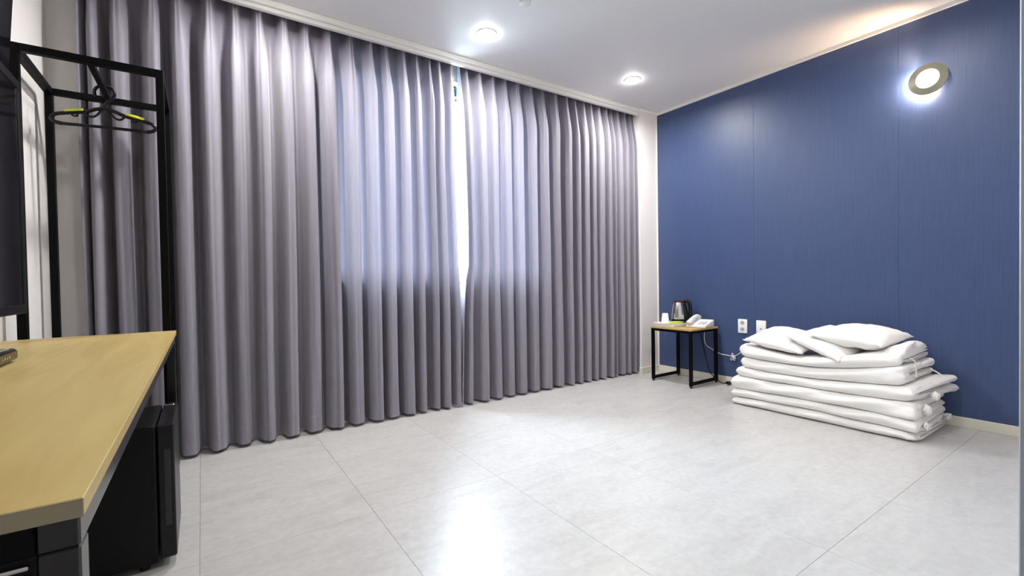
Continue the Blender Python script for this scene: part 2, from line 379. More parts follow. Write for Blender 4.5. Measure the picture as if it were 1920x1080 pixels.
# ------------------------------------------------------------------ wall lamp on the blue wall
LY, LZ, LX = 0.918, 2.18, XR - 0.003
lt = thing('wall_lamp', 'round wall lamp with olive grey ring on the blue wall', 'lamp', (LX, LY, LZ))
obj('mount', lathe(bmesh.new(), [(0.040, 0.0), (0.040, 0.030)], (LX, LY, LZ), 32, '-x'), 'black_plastic', lt, 40)
obj('ring', lathe(bmesh.new(), [(0.058, 0.030), (0.096, 0.034), (0.097, 0.042), (0.060, 0.056), (0.058, 0.050)], (LX, LY, LZ), 56, '-x', True), 'olive_ring', lt, 50)
obj('diffuser', lathe(bmesh.new(), [(0.058, 0.030), (0.0585, 0.052), (0.050, 0.058), (0.02, 0.061), (0.004, 0.0615)], (LX, LY, LZ), 48, '-x'), 'lamp_face', lt, 50)
bm = bmesh.new()
pts = [(LX - 0.018, LY + 0.074 * math.cos(a), LZ + 0.074 * math.sin(a)) for a in [math.radians(q) for q in range(-100, 51, 10)]]
tube(bm, pts, 0.006, 8); obj('led_strip', bm, 'lamp_strip', lt, True)
sp = bpy.data.lights.new('uplight', 'SPOT'); sp.energy = 11; sp.color = (1.0, 0.62, 0.33); sp.spot_size = math.radians(100); sp.spot_blend = 0.9; sp.shadow_soft_size = 0.045
so = bpy.data.objects.new('uplight', sp); C.objects.link(so); so.parent = lt; so.location = (-0.034, 0.05, 0.112)
so.rotation_euler = Vector((-0.05, 0.62, 0.75)).to_track_quat('-Z', 'Y').to_euler()

# ------------------------------------------------------------------ desk
DZ, DX, DY0, DY1 = 0.757, -0.094, 0.568, 2.45
DL = XL + 0.008
d = thing('desk', 'long oak-topped desk with black steel frame along the white wall', 'desk', ((DX + DL) / 2, (DY0 + DY1) / 2, 0))
top = obj('desk_top', nbox(DL, DX, DY0, DY1, DZ - 0.0175, DZ, 0.001, 1), 'oak', d)
obj('end_banding', nbox(DL, DX, DY0 - 0.0012, DY0, DZ - 0.0172, DZ - 0.0004), 'ply_edge', top)
zb = DZ - 0.0175
for lx in (DX - 0.034, DL + 0.004):
    for ly in (DY0 + 0.008, DY1 - 0.042):
        obj('leg', nbox(lx, lx + 0.030, ly, ly + 0.034, 0, zb - 0.03, 0.002, 1), 'graphite', d)
obj('front_rail', nbox(DX - 0.034, DX - 0.004, DY0 + 0.008, DY1 - 0.008, zb - 0.03, zb, 0.002, 1), 'graphite', d)
obj('back_rail', nbox(DL + 0.004, DL + 0.034, DY0 + 0.008, DY1 - 0.008, zb - 0.03, zb, 0.002, 1), 'black_metal', d)
for ly in (DY0 + 0.008, DY1 - 0.038):
    obj('end_rail', nbox(DL + 0.034, DX - 0.034, ly, ly + 0.030, zb - 0.03, zb, 0.002, 1), 'black_metal', d)
ep = obj('end_panel', nbox(DL + 0.034, DX - 0.034, DY0 + 0.012, DY0 + 0.020, 0.25, zb - 0.03), 'black_matte', d)
for k in range(4):
    obj('vent_slat', nbox(-0.158, -0.132, DY0 + 0.006, DY0 + 0.0125, zb - 0.040 - k * 0.011, zb - 0.0355 - k * 0.011, 0.0018, 2), 'steel', ep)

# mini fridge under the desk
FX, FY0, FY1, FZ = -0.088, 1.93, 2.27, 0.482
fr = thing('mini_fridge', 'black mini fridge standing under the desk', 'fridge', (-0.32, 2.10, 0))
obj('cabinet', nbox(-0.55, FX - 0.050, FY0, FY1, 0.02, FZ, 0.006, 2), 'black_matte', fr)
dr_ = obj('door', nbox(FX - 0.046, FX, FY0, FY1, 0.03, FZ, 0.006, 3), 'black_plastic', fr)
obj('handle_recess', nbox(FX - 0.030, FX - 0.012, FY0 - 0.0015, FY0 + 0.002, 0.14, 0.40, 0.0008, 1), 'black_gloss', dr_)
obj('hinge', nbox(FX - 0.040, FX - 0.010, FY1 - 0.05, FY1 - 0.015, FZ, FZ + 0.006, 0.002, 1), 'steel', fr)
for fx in (-0.52, FX - 0.09):
    for fy in (FY0 + 0.03, FY1 - 0.03):
        obj('foot', lathe(bmesh.new(), [(0.014, 0), (0.016, 0.02)], (fx, fy, 0), 16), 'black_plastic', fr)

# set-top box on the desk
st = thing('set_top_box', 'small black set-top box with rounded ends on the desk', 'box', (-0.47, 1.62, DZ))
b_ = nbox(-0.53, -0.405, 1.50, 1.74, DZ + 0.003, DZ + 0.036, 0.011, 4)
obj('case', b_, 'black_gloss', st, 40)
fp = obj('front_panel', nbox(-0.4055, -0.4035, 1.515, 1.725, DZ + 0.010, DZ + 0.030, 0.0009, 1), 'brown_gloss', st)
for k in range(4):
    obj('indicator_mark', nbox(-0.4037, -0.4031, 1.615 + k * 0.016, 1.6175 + k * 0.016, DZ + 0.016, DZ + 0.020 + 0.002 * (k % 2)), 'white_plastic', fp)
obj('foot_pad', nbox(-0.515, -0.425, 1.53, 1.71, DZ, DZ + 0.004), 'black_matte', st)

# ------------------------------------------------------------------ television and panel on the left wall
TX = -0.487; TY0, TY1, TZ0, TZ1 = 0.86, 2.20, 0.866, 1.640
tv = thing('television', 'large flat black television on the wall above the desk', 'television', (TX - 0.03, (TY0 + TY1) / 2, TZ0))
obj('back_shell', nbox(TX - 0.045, TX - 0.006, TY0 + 0.004, TY1 - 0.004, TZ0 + 0.004, TZ1 - 0.004, 0.006, 2), 'black_plastic', tv)
bm = bmesh.new(); bz = 0.030
box(bm, TX - 0.012, TX, TY0, TY1, TZ0, TZ0 + bz, 0.002, 1); box(bm, TX - 0.012, TX, TY0, TY1, TZ1 - bz, TZ1, 0.002, 1)
box(bm, TX - 0.012, TX, TY0, TY0 + bz, TZ0 + bz, TZ1 - bz, 0.002, 1); box(bm, TX - 0.012, TX, TY1 - bz, TY1, TZ0 + bz, TZ1 - bz, 0.002, 1)
obj('bezel', bm, 'black_plastic', tv)
obj('screen', nbox(TX - 0.006, TX - 0.003, TY0 + bz, TY1 - bz, TZ0 + bz, TZ1 - bz), 'black_gloss', tv)
obj('wall_bracket', nbox(XL + 0.002, TX - 0.045, 1.35, 1.70, 1.10, 1.42, 0.003, 1), 'black_metal', tv)
bp_ = thing('wall_panel', 'tilted glossy black panel hung on the wall above the television', 'panel', (-0.53, 1.75, 1.672))
bm = nbox(-0.030, 0, 1.30, 2.20, 0, 0.40, 0.003, 1)
R_ = Matrix.Rotation(math.radians(3.6), 4, 'Y')
bmesh.ops.transform(bm, matrix=Matrix.Translation((-0.512, 0, 1.672)) @ R_, verts=bm.verts)
obj('panel_face', bm, 'black_gloss', bp_)
obj('panel_bracket', nbox(XL, -0.53, 1.6, 1.9, 1.80, 1.95, 0.003, 1), 'black_metal', bp_)

# ------------------------------------------------------------------ clothes rack and hanger
RX0, RX1, RY0, RY1, RT, RB = -0.578, -0.114, 2.470, 2.980, 1.875, 0.028
rk = thing('clothes_rack', 'black square-tube clothes rack between desk and curtain', 'clothes rack', ((RX0 + RX1) / 2, (RY0 + RY1) / 2, 0))
for px in (RX0, RX1 - RB):
    for py in (RY0, RY1 - RB):
        obj('post', nbox(px, px + RB, py, py + RB, 0.012, RT, 0.0015, 1), 'black_metal', rk)
        obj('foot_cap', lathe(bmesh.new(), [(0.011, 0), (0.013, 0.012)], (px + RB / 2, py + RB / 2, 0), 12), 'black_plastic', rk)
for py in (RY0, RY1 - RB):
    obj('top_rail', nbox(RX0 + RB, RX1 - RB, py, py + RB, RT - RB, RT, 0.0015, 1), 'black_metal', rk)
for px in (RX0, RX1 - RB):
    obj('side_rail', nbox(px, px + RB, RY0 + RB, RY1 - RB, RT - RB, RT, 0.0015, 1), 'black_metal', rk)
BX = -0.352
obj('hanging_bar', nbox(BX - 0.011, BX + 0.011, RY0 + RB, RY1 - RB, RT - 0.024, RT - 0.002, 0.0015, 1), 'black_metal', rk)
# hanger: hook over the bar, shoulders with yellow grips, lower trouser bar
HY = 2.83; HC = Vector((BX + 0.012, HY, 0)); hz = RT - 0.002
hg = thing('clothes_hanger', 'black plastic hanger with yellow grips on the clothes rack', 'hanger', (BX, HY, hz - 0.2))
ang = math.radians(-8); hx = Vector((math.cos(ang), math.sin(ang), 0))
def hp(u, v): return HC - Vector((0.012, 0, 0)) + hx * u + Vector((0, 0, hz + v))
hook = [hp(-0.034, -0.040), hp(-0.036, -0.016), hp(-0.024, 0.004), hp(0, 0.0125), hp(0.026, 0.004), hp(0.037, -0.018), hp(0.030, -0.042), hp(0.010, -0.062), hp(0.001, -0.080), hp(0, -0.095)]
obj('hook', tube(bmesh.new(), smooth_path(hook, 5), 0.0068, 8), 'black_plastic', hg, True)
for sgn in (-1, 1):
    sh = [hp(0, -0.092), hp(sgn * 0.035, -0.102), hp(sgn * 0.072, -0.118), hp(sgn * 0.145, -0.134), hp(sgn * 0.175, -0.143), hp(sgn * 0.188, -0.160), hp(sgn * 0.178, -0.176), hp(sgn * 0.155, -0.182)]
    obj('shoulder', tube(bmesh.new(), smooth_path(sh, 6), 0.0085, 8), 'black_plastic', hg, True)
    gp = [hp(sgn * 0.076, -0.1105), hp(sgn * 0.143, -0.1255)]
    obj('grip', tube(bmesh.new(), gp, 0.0085, 8), 'yellow_grip', hg, True)
    nt_ = [hp(sgn * 0.100, -0.124), hp(sgn * 0.098, -0.138), hp(sgn * 0.108, -0.143), hp(sgn * 0.119, -0.138)]
    obj('strap_hook', tube(bmesh.new(), smooth_path(nt_, 4), 0.004, 6), 'black_plastic', hg, True)
    obj('brace', tube(bmesh.new(), smooth_path([hp(0, -0.080), hp(sgn * 0.03, -0.128), hp(sgn * 0.055, -0.138), hp(sgn * 0.072, -0.122)], 5), 0.005, 6), 'black_plastic', hg, True)
obj('trouser_bar', tube(bmesh.new(), smooth_path([hp(-0.157, -0.182), hp(0, -0.180), hp(0.157, -0.182)], 4), 0.0072, 8), 'black_plastic', hg, True)

# ------------------------------------------------------------------ bedside table and what is on it
TT = 0.505; tx0, tx1, ty0, ty1 = 3.440, 3.842, 2.360, 2.785
tb = thing('side_table', 'small square oak-topped side table with black legs by the blue wall', 'table', ((tx0 + tx1) / 2, (ty0 + ty1) / 2, 0))
obj('table_top', nbox(tx0, tx1, ty0, ty1, TT - 0.016, TT, 0.0015, 1), 'oak_small', tb)
q = 0.025; zt = TT - 0.016
for px in (tx0 + 0.003, tx1 - q - 0.003):
    for py in (ty0 + 0.003, ty1 - q - 0.003):
        lg = obj('leg', nbox(px, px + q, py, py + q, 0.014, zt, 0.0015, 1), 'black_metal', tb)
        obj('levelling_foot', lathe(bmesh.new(), [(0.012, 0), (0.012, 0.006), (0.006, 0.007), (0.006, 0.0145)], (px + q / 2, py + q / 2, 0), 14), 'black_plastic', lg)
for py in (ty0 + 0.003, ty1 - q - 0.003):
    obj('top_rail', nbox(tx0 + q + 0.003, tx1 - q - 0.003, py, py + q, zt - 0.022, zt, 0.0015, 1), 'black_metal', tb)
    obj('floor_rail', nbox(tx0 + q + 0.003, tx1 - q - 0.003, py, py + q, 0.020, 0.045, 0.0015, 1), 'black_metal', tb)
for px in (tx0 + 0.003, tx1 - q - 0.003):
    obj('side_rail', nbox(px, px + q, ty0 + q + 0.003, ty1 - q - 0.003, zt - 0.022, zt, 0.0015, 1), 'black_metal', tb)
# white tray
try_ = thing('tray', 'shallow white plastic tray on the side table', 'tray', (3.635, 2.655, TT))
ax0, ax1, ay0, ay1 = 3.446, 3.815, 2.540, 2.780
bm = nbox(ax0 + 0.012, ax1 - 0.012, ay0 + 0.012, ay1 - 0.012, TT, TT + 0.024, 0.002, 1)
obj('tray_base', bm, 'white_plastic', try_)
def rim(x0, x1, y0, y1, z, h, wd, r):
    bm = bmesh.new(); P = []
    for cx, cy, a0 in ((x1 - r, y1 - r, 0), (x0 + r, y1 - r, 90), (x0 + r, y0 + r, 180), (x1 - r, y0 + r, 270)):
        for k in range(7):
            a = math.radians(a0 + k * 15); P.append((cx, cy, math.cos(a), math.sin(a)))
    prof = [(r - 0.014, 0), (r, h), (r - wd, h), (r - 0.014 - wd, 0.002)]
    rg = [[bm.verts.new((cx + ca * pr, cy + sa * pr, z + ph)) for cx, cy, ca, sa in P] for pr, ph in prof]
    m = len(P)
    for i in range(4):
        for k in range(m): bm.faces.new((rg[i][k], rg[i][(k + 1) % m], rg[(i + 1) % 4][(k + 1) % m], rg[(i + 1) % 4][k]))
    return bm
obj('tray_rim', rim(ax0, ax1, ay0, ay1, TT, 0.032, 0.004, 0.03), 'white_plastic', try_, 40)
TB = TT + 0.0245
# kettle
kx, ky = 3.705, 2.675
kt = thing('electric_kettle', 'brushed steel electric kettle with black handle on the tray', 'kettle', (kx, ky, TB))
obj('power_base', lathe(bmesh.new(), [(0.068, 0), (0.070, 0.010), (0.064, 0.018), (0.030, 0.019)], (kx, ky, TB), 36), 'black_plastic', kt, 40)
obj('body', lathe(bmesh.new(), [(0.060, 0.034), (0.0615, 0.040), (0.060, 0.075), (0.056, 0.115), (0.049, 0.155), (0.041, 0.188), (0.040, 0.191)], (kx, ky, TB), 40), 'steel', kt, 50)
obj('body_collar', lathe(bmesh.new(), [(0.058, 0.0195), (0.062, 0.024), (0.061, 0.034)], (kx, ky, TB), 36), 'black_plastic', kt, 40)
ld_ = obj('lid', lathe(bmesh.new(), [(0.042, 0.190), (0.043, 0.198), (0.036, 0.206), (0.012, 0.210)], (kx, ky, TB), 32), 'dark_red', kt, 40)
hd = Vector((0.62, -0.785, 0)).normalized()
def kp(u, z): return Vector((kx, ky, TB + z)) + hd * u
path = smooth_path([kp(0.030, 0.200), kp(0.062, 0.203), kp(0.092, 0.190), kp(0.103, 0.150), kp(0.105, 0.100), kp(0.100, 0.055), kp(0.084, 0.036), kp(0.058, 0.034)], 6)
obj('handle', tube(bmesh.new(), path, [0.013 + 0.004 * math.sin(PI * i / (len(path) - 1)) for i in range(len(path))], 12), 'black_plastic', kt, True)
obj('handle_spine', tube(bmesh.new(), smooth_path([kp(0.040, 0.185), kp(0.052, 0.12), kp(0.068, 0.045)], 6), 0.026, 12), 'black_plastic', kt, True)
obj('lid_button', tube(bmesh.new(), [kp(0.048, 0.211), kp(0.085, 0.207)], 0.009, 8), 'dark_red', ld_, True)
bm = bmesh.new()
vs = [kp(-0.036, 0.165), kp(-0.036, 0.191), kp(-0.060, 0.193)]
side = hd.cross(Vector((0, 0, 1)))
tri = [[bm.verts.new(v + side * s_ * (0.020 if j < 2 else 0.005)) for j, v in enumerate(vs)] for s_ in (-1, 1)]
bm.faces.new(tri[0]); bm.faces.new(tri[1][::-1])
for j in range(3): bm.faces.new((tri[0][j], tri[0][(j + 1) % 3], tri[1][(j + 1) % 3], tri[1][j]))
obj('spout', bm, 'steel', kt)
# upturned paper cup
cx_, cy_ = 3.575, 2.725
o = obj('paper_cup', lathe(bmesh.new(), [(0.036, 0.0), (0.0375, 0.002), (0.036, 0.005), (0.0265, 0.088), (0.0255, 0.090), (0.024, 0.087), (0.004, 0.087)], (cx_, cy_, TB), 32), 'paper_cup', None, 40, (cx_, cy_, TB))
tag(o, 'white paper cup standing upside down on the tray', 'cup')
# stick packs
for k, (sx, sy, a, lb) in enumerate(((3.520, 2.615, -0.55, 'yellow-green stick pack lying slanted on the tray'), (3.560, 2.590, -0.95, 'yellow-green stick pack lying across another stick pack'))):
    bm = bmesh.new()
    L2 = 0.062; rows = []
    for i in range(9):
        u = -L2 + 2 * L2 * i / 8; e = abs(i - 4) / 4; th = 0.006 * (1 - e ** 3) + 0.0006; wd = 0.010 + 0.002 * e ** 4
        c_, s_ = math.cos(a), math.sin(a)
        rows.append([bm.verts.new((sx + u * c_ - yy * s_, sy + u * s_ + yy * c_, TB + 0.0075 + 0.011 * k + zz)) for yy, zz in ((-wd, 0), (0, th), (wd, 0), (0, -th))])
    for A_, B_ in zip(rows, rows[1:]):
        for j in range(4): bm.faces.new((A_[j], A_[(j + 1) % 4], B_[(j + 1) % 4], B_[j]))
    bm.faces.new(rows[0][::-1]); bm.faces.new(rows[-1])
    tag(obj('stick_pack', bm, 'yellow_pack', None, True, (sx, sy, TB)), lb, 'stick pack', 'stick packs on the tray')
# telephone
ph = thing('telephone', 'white corded desk telephone on the corner of the side table', 'telephone', (3.70, 2.445, TT))
PA = math.radians(12)
def pw(u, v, z):   # u along -y-ish (width), v along x (depth, back = wall)
    return Vector((3.70 + math.cos(PA) * v + math.sin(PA) * u, 2.445 - math.cos(PA) * u + math.sin(PA) * v, TT + z))
def wedge(u0, u1, v0, v1, zf, zk, zb_=0.003, bev=0.004):
    bm = bmesh.new()
    c8 = [bm.verts.new(pw(u, v, z)) for (u, v, z) in ((u0, v0, zb_), (u1, v0, zb_), (u1, v1, zb_), (u0, v1, zb_), (u0, v0, zf), (u1, v0, zf), (u1, v1, zk), (u0, v1, zk))]
    for f_ in ((0, 3, 2, 1), (4, 5, 6, 7), (0, 1, 5, 4), (1, 2, 6, 5), (2, 3, 7, 6), (3, 0, 4, 7)): bm.faces.new([c8[i] for i in f_])
    if bev: bmesh.ops.bevel(bm, geom=bm.edges[:], offset=bev, segments=2, affect='EDGES')
    return bm
obj('phone_body', wedge(-0.085, 0.085, -0.105, 0.100, 0.020, 0.062), 'white_plastic', ph, 40)
obj('phone_underside', wedge(-0.080, 0.080, -0.100, 0.095, 0.006, 0.006, 0.0, 0), 'grey_key', ph)
kp_ = obj('keypad_panel', wedge(-0.012, 0.075, -0.085, 0.070, 0.0255, 0.0575, 0.018, 0.001), 'plate_plastic', ph)
for r_ in range(4):
    for c_ in range(3):
        u = 0.008 + c_ * 0.024; v = -0.070 + r_ * 0.024; z = 0.0265 + (v + 0.085) * 0.2065
        bm = wedge(u - 0.008, u + 0.008, v - 0.007, v + 0.007, z + 0.001, z + 0.004, z - 0.003, 0.001); obj('key', bm, 'grey_key', kp_)
hs = smooth_path([pw(-0.056, -0.115, 0.040), pw(-0.056, -0.085, 0.055), pw(-0.056, -0.03, 0.074), pw(-0.056, 0.04, 0.088), pw(-0.056, 0.085, 0.086), pw(-0.056, 0.112, 0.074)], 6)
nn = len(hs)
obj('handset', tube(bmesh.new(), hs, [0.017 + 0.006 * abs(2 * i / (nn - 1) - 1) ** 2 for i in range(nn)], 14), 'white_plastic', ph, True)
coil = []
for i in range(90):
    t_ = i / 89; a = i * 0.9; base = pw(-0.056 - 0.035 * math.sin(PI * t_), -0.110 + 0.08 * t_, 0.012 + 0.026 * (1 - t_) ** 2)
    coil.append(base + Vector((0.004 * math.cos(a), 0, 0.004 * math.sin(a))))
obj('coiled_cord', tube(bmesh.new(), coil, 0.0014, 5), 'white_plastic', ph, True)

# telephone cable with tied loops, and black kettle cord with its plug
cb = thing('telephone_cable', 'thin white cable with a tied bundle hanging on the blue wall', 'cable', (3.84, 2.33, 0.25))
pts = smooth_path([(3.850, 2.500, 0.475), (3.850, 2.503, 0.400), (3.850, 2.497, 0.345), (3.850, 2.470, 0.312), (3.850, 2.420, 0.290), (3.850, 2.350, 0.260), (3.850, 2.280, 0.254), (3.850, 2.225, 0.254), (3.850, 2.180, 0.275), (3.855, 2.140, 0.310), (3.860, 2.08, 0.36), (3.863, 2.00, 0.44), (3.864, 1.985, 0.50)], 6)
obj('cable', tube(bmesh.new(), pts, 0.0032, 7), 'white_plastic', cb, True)
for k, (dy, dz, a) in enumerate(((0.02, -0.036, 0.5), (-0.014, -0.034, -0.35), (0.004, 0.026, 0.0), (-0.026, -0.012, -1.1))):
    c0 = Vector((3.846 - 0.003 * k, 2.224, 0.252)); e_ = Vector((0, dy, dz)); sd_ = Vector((0, -dz, dy)).normalized() * 0.009
    lp = smooth_path([c0, c0 + e_ * 0.6 + sd_, c0 + e_, c0 + e_ * 0.6 - sd_, c0], 6)
    obj('cable_loop', tube(bmesh.new(), lp, 0.0028, 6), 'white_plastic', cb, True)
obj('twist_tie', tube(bmesh.new(), [(3.842, 2.224, 0.244), (3.842, 2.222, 0.260)], 0.008, 8), 'white_plastic', cb, True)
kc = thing('kettle_cord', 'black power cord with plug on the floor beside the side table', 'cord', (3.80, 2.32, 0))
pts = smooth_path([(3.858, 2.640, 0.535), (3.858, 2.560, 0.44), (3.858, 2.505, 0.24), (3.853, 2.460, 0.10), (3.848, 2.400, 0.03), (3.835, 2.340, 0.008), (3.820, 2.300, 0.006), (3.812, 2.268, 0.012)], 6)
obj('cord', tube(bmesh.new(), pts, 0.0035, 7), 'black_plastic', kc, True)
obj('plug', tube(bmesh.new(), [(3.814, 2.275, 0.015), (3.810, 2.262, 0.017), (3.805, 2.242, 0.019), (3.803, 2.228, 0.019)], [0.007, 0.014, 0.018, 0.016], 12), 'black_plastic', kc, True)

# ------------------------------------------------------------------ wall plates
def plate(name, y0, y1, z0, z1, label):
    t = thing(name, label, 'wall plate', (XR - 0.003, (y0 + y1) / 2, z0))
    obj('cover', nbox(XR - 0.012, XR - 0.003, y0, y1, z0, z1, 0.003, 2), 'plate_plastic', t, 40); return t
t = plate('power_outlet', 2.106, 2.186, 0.462, 0.582, 'white double power outlet on the blue wall near the side table')
for zc in (0.551, 0.495):
    s_ = obj('socket', lathe(bmesh.new(), [(0.022, 0.0085), (0.022, 0.0105), (0.019, 0.0105), (0.017, 0.0095), (0.003, 0.0093)], (XR - 0.003, 2.146, zc), 28, '-x'), 'white_plastic', t, 40)
    obj('socket_well', lathe(bmesh.new(), [(0.0165, 0.0094), (0.0165, 0.0100)], (XR - 0.003, 2.146, zc), 24, '-x'), 'socket_grey', s_)
    for dy in (-0.0095, 0.0095):
        obj('pin_hole', lathe(bmesh.new(), [(0.0028, 0.0100), (0.0028, 0.0104)], (XR - 0.003, 2.146 + dy, zc), 10, '-x'), 'black_matte', s_)
t = plate('antenna_outlet', 1.948, 2.028, 0.460, 0.580, 'white wall plate with one small centre jack half hidden by a pillow')
obj('jack', lathe(bmesh.new(), [(0.009, 0.0085), (0.009, 0.0105), (0.005, 0.0115), (0.002, 0.0115)], (XR - 0.003, 1.988, 0.512), 18, '-x'), 'white_plastic', t, 40)
obj('jack_hole', lathe(bmesh.new(), [(0.0048, 0.0113), (0.0048, 0.0122)], (XR - 0.003, 1.988, 0.512), 12, '-x'), 'black_matte', t)

# ------------------------------------------------------------------ stack of folded quilts
#  boundary heights of the layers at the pier end, the middle and the far end
BL = [0, 0.052, 0.112, 0.212, 0.285, 0.368, 0.470]
BM = [0, 0.066, 0.128, 0.208, 0.272, 0.350, 0.412]
BR = [0, 0.048, 0.128, 0.222, 0.320, 0.440, 0.590]
def bz_(k, y):
    t = (1.90 - y) / (1.90 - 0.84); t = max(-0.05, min(1.08, t))
    a, m_, c = BL[k], BM[k], BR[k]
    return a * (1 - t) * (1 - 2 * t) + 4 * m_ * t * (1 - t) + c * t * (2 * t - 1)
def nvec(p):
    p = Vector(p)
    return Vector((noise.noise(p), noise.noise(p + Vector((31.7, 5.3, 11.9))), noise.noise(p + Vector((7.1, 43.9, 23.3)))))
def quilt(k, xf, xb, yl, yr, folds, label, flare=0.0, seed=0, wr_=1.0, gapz=0.0006, roll=0.0):
    """folded cloth: outline in (depth, height) with slits between the folded sheets, swept along the wall."""
    # outline in u (0 front .. 1 back), v (0..1)
    O = []; n_ = folds; D = xb - xf
    def arc(cu, cv, ru, rv, a0, a1, m_=7):
        for i in range(m_ + 1):
            a = math.radians(a0 + (a1 - a0) * i / m_); O.append((cu + ru * math.cos(a), cv + rv * math.sin(a)))
    NX = 12
    for i in range(NX): O.append((0.97 - (0.90) * i / NX, 0.0))          # bottom, back to front
    arc(0.075, 0.5, 0.075, 0.5, 270, 90, 14)                             # rounded front fold
    for i in range(1, NX + 1): O.append((0.07 + 0.90 * i / NX, 1.0))     # top, front to back
    h = 1.0 / n_
    for s in range(n_ - 1, -1, -1):                                      # back edges and slits
        arc(0.97, (s + 0.5) * h, 0.03, h * 0.46, 80, -80, 5)
        if s > 0:
            for i in range(7): O.append((0.94 - 0.80 * i / 6, s * h + 0.045))
            for i in range(7): O.append((0.14 + 0.80 * i / 6, s * h - 0.045))
    NYq = 64; bm = bmesh.new(); rings = []
    for j in range(NYq + 1):
        tj = j / NYq
        tj = 0.5 - 0.5 * math.cos(PI * tj) if False else tj
        ring = []
        for (u, v) in O:
            ye = yr - flare * max(0, u - 0.25)
            e = 0.045; Ly = yl - ye
            # finer steps near both ends
            s_ = tj * tj * (3 - 2 * tj) * 0.5 + tj * 0.5
            y = yl - Ly * s_
            de = min((yl - y), (y - ye)); q_ = min(1, de / e); q_ = math.sqrt(max(0, 1 - (1 - q_) ** 2))
            sheet = min(n_ - 1, int(v * n_ - 1e-6)) if v > 0 else 0
            vc = (sheet + 0.5) * h; wf = sst(0.20, 0.05, u) if False else (1 - sst(0.04, 0.16, u)); vc = vc * (1 - wf) + 0.5 * wf
            vv = vc + (v - vc) * (0.35 + 0.65 * q_)
            uu = 0.5 + (u - 0.5) * (0.95 + 0.05 * q_)
            x_ = xf + D * uu
            za, zb2 = bz_(k, y) + gapz, bz_(k + 1, y) - gapz
            if flare: za -= 0; zb2 += flare * 0.35 * max(0, u - 0.3) * sst(1.05, 0.80, y) if False else 0
            z_ = za + (zb2 - za) * vv
            rt = 1 - sst(0.0, 0.20, y - ye)
            if roll: z_ = za + (z_ - za) * (1 - roll * (1 - sst(0.0, 0.35, y - ye)) * abs(2 * u - 1) ** 2.6 * (0.5 + 0.5 * vv))
            a_ = 0.0055 * wr_ + 0.012 * rt
            nv = nvec((x_ * 9 + seed * 7.3, y * 4.5, z_ * 14 + seed)) * a_ + nvec((x_ * 30, y * 22 + seed * 3, z_ * 40)) * (0.0012 + 0.0045 * rt)
            nz_ = nv.z * (0.45 if not (0.02 < vv < 0.98) else 0.8)
            if k == 0 and vv < 0.3: nz_ = max(0.0, nz_)
            # long diagonal pull wrinkles on the front fold
            x2 = x_ + nv.x - (0.004 * math.sin(y * 17 + z_ * 60 + seed) * wf * wr_)
            ring.append(bm.verts.new((min(x2, XR - 0.016), y + nv.y * rt, max(0.001, z_ + nz_))))
        rings.append(ring)
    m_ = len(O)
    for A_, B_ in zip(rings, rings[1:]):
        for i in range(m_): bm.faces.new((A_[i], A_[(i + 1) % m_], B_[(i + 1) % m_], B_[i]))
    for tri_ in tessellate_polygon([[Vector((u, v * 0.25, 0)) for u, v in O]]):     # end caps, open along the slits
        for rg in (rings[0], rings[-1]):
            if len(set(tri_)) == 3: bm.faces.new([rg[i] for i in tri_])
    o = obj('folded_quilt', bm, 'cotton', None, True, ((xf + xb) / 2, (yl + yr) / 2, bz_(k, (yl + yr) / 2)))
    o.data.set_sharp_from_angle(angle=math.radians(70))
    return tag(o, label, 'quilt', 'folded white quilts in the stack')
Q = []
Q.append(quilt(0, 3.275, 3.835, 1.912, 0.838, 2, 'folded white quilt lying directly on the floor under the whole stack', seed=1, wr_=0.8))
Q.append(quilt(1, 3.270, 3.838, 1.915, 0.832, 2, 'folded white quilt second from the floor in the stack', seed=2))
Q.append(quilt(2, 3.268, 3.832, 1.915, 0.838, 2, 'folded white quilt third from the floor in the stack', seed=3, wr_=1.4))
Q.append(quilt(3, 3.278, 3.838, 1.882, 0.850, 2, 'folded white quilt with a flap sticking out, fourth from the floor', flare=0.095, seed=4))
Q.append(quilt(4, 3.285, 3.830, 1.850, 0.892, 2, 'folded white quilt fifth from the floor, with hanging ties', seed=5))
Q.append(quilt(5, 3.285, 3.815, 1.858, 0.912, 3, 'topmost folded white quilt in the stack, sagging under the pillows', seed=6, wr_=1.3, roll=0.45))
def world_tree(o):
    L_ = abs_loc(o); return BVHTree.FromPolygons([v.co + L_ for v in o.data.vertices], [tuple(p.vertices) for p in o.data.polygons])
def settle(o, floors, ceils=()):
    """soft contact: cloth that would sink into what carries or covers it is pressed flat against it."""
    F_ = [world_tree(q_) for q_ in floors]; C_ = [world_tree(q_) for q_ in ceils]; L_ = abs_loc(o)
    for v in o.data.vertices:
        p = v.co + L_; lo, hi = -1e9, 1e9
        for t_ in F_:
            h_ = t_.ray_cast(Vector((p.x, p.y, 2.0)), Vector((0, 0, -1)))
            if h_[0] is not None: lo = max(lo, h_[0].z + 0.0008)
        for t_ in C_:
            h_ = t_.ray_cast(Vector((p.x, p.y, 0.0)), Vector((0, 0, 1)))
            if h_[0] is not None: hi = min(hi, h_[0].z - 0.0008)
        z = p.z
        if hi < lo: z = lo
        else: z = max(lo, min(hi, z)) if p.z > lo - 0.09 else z
        v.co.z = z - L_.z
for k in range(1, 6): settle(Q[k], [Q[k - 1]])
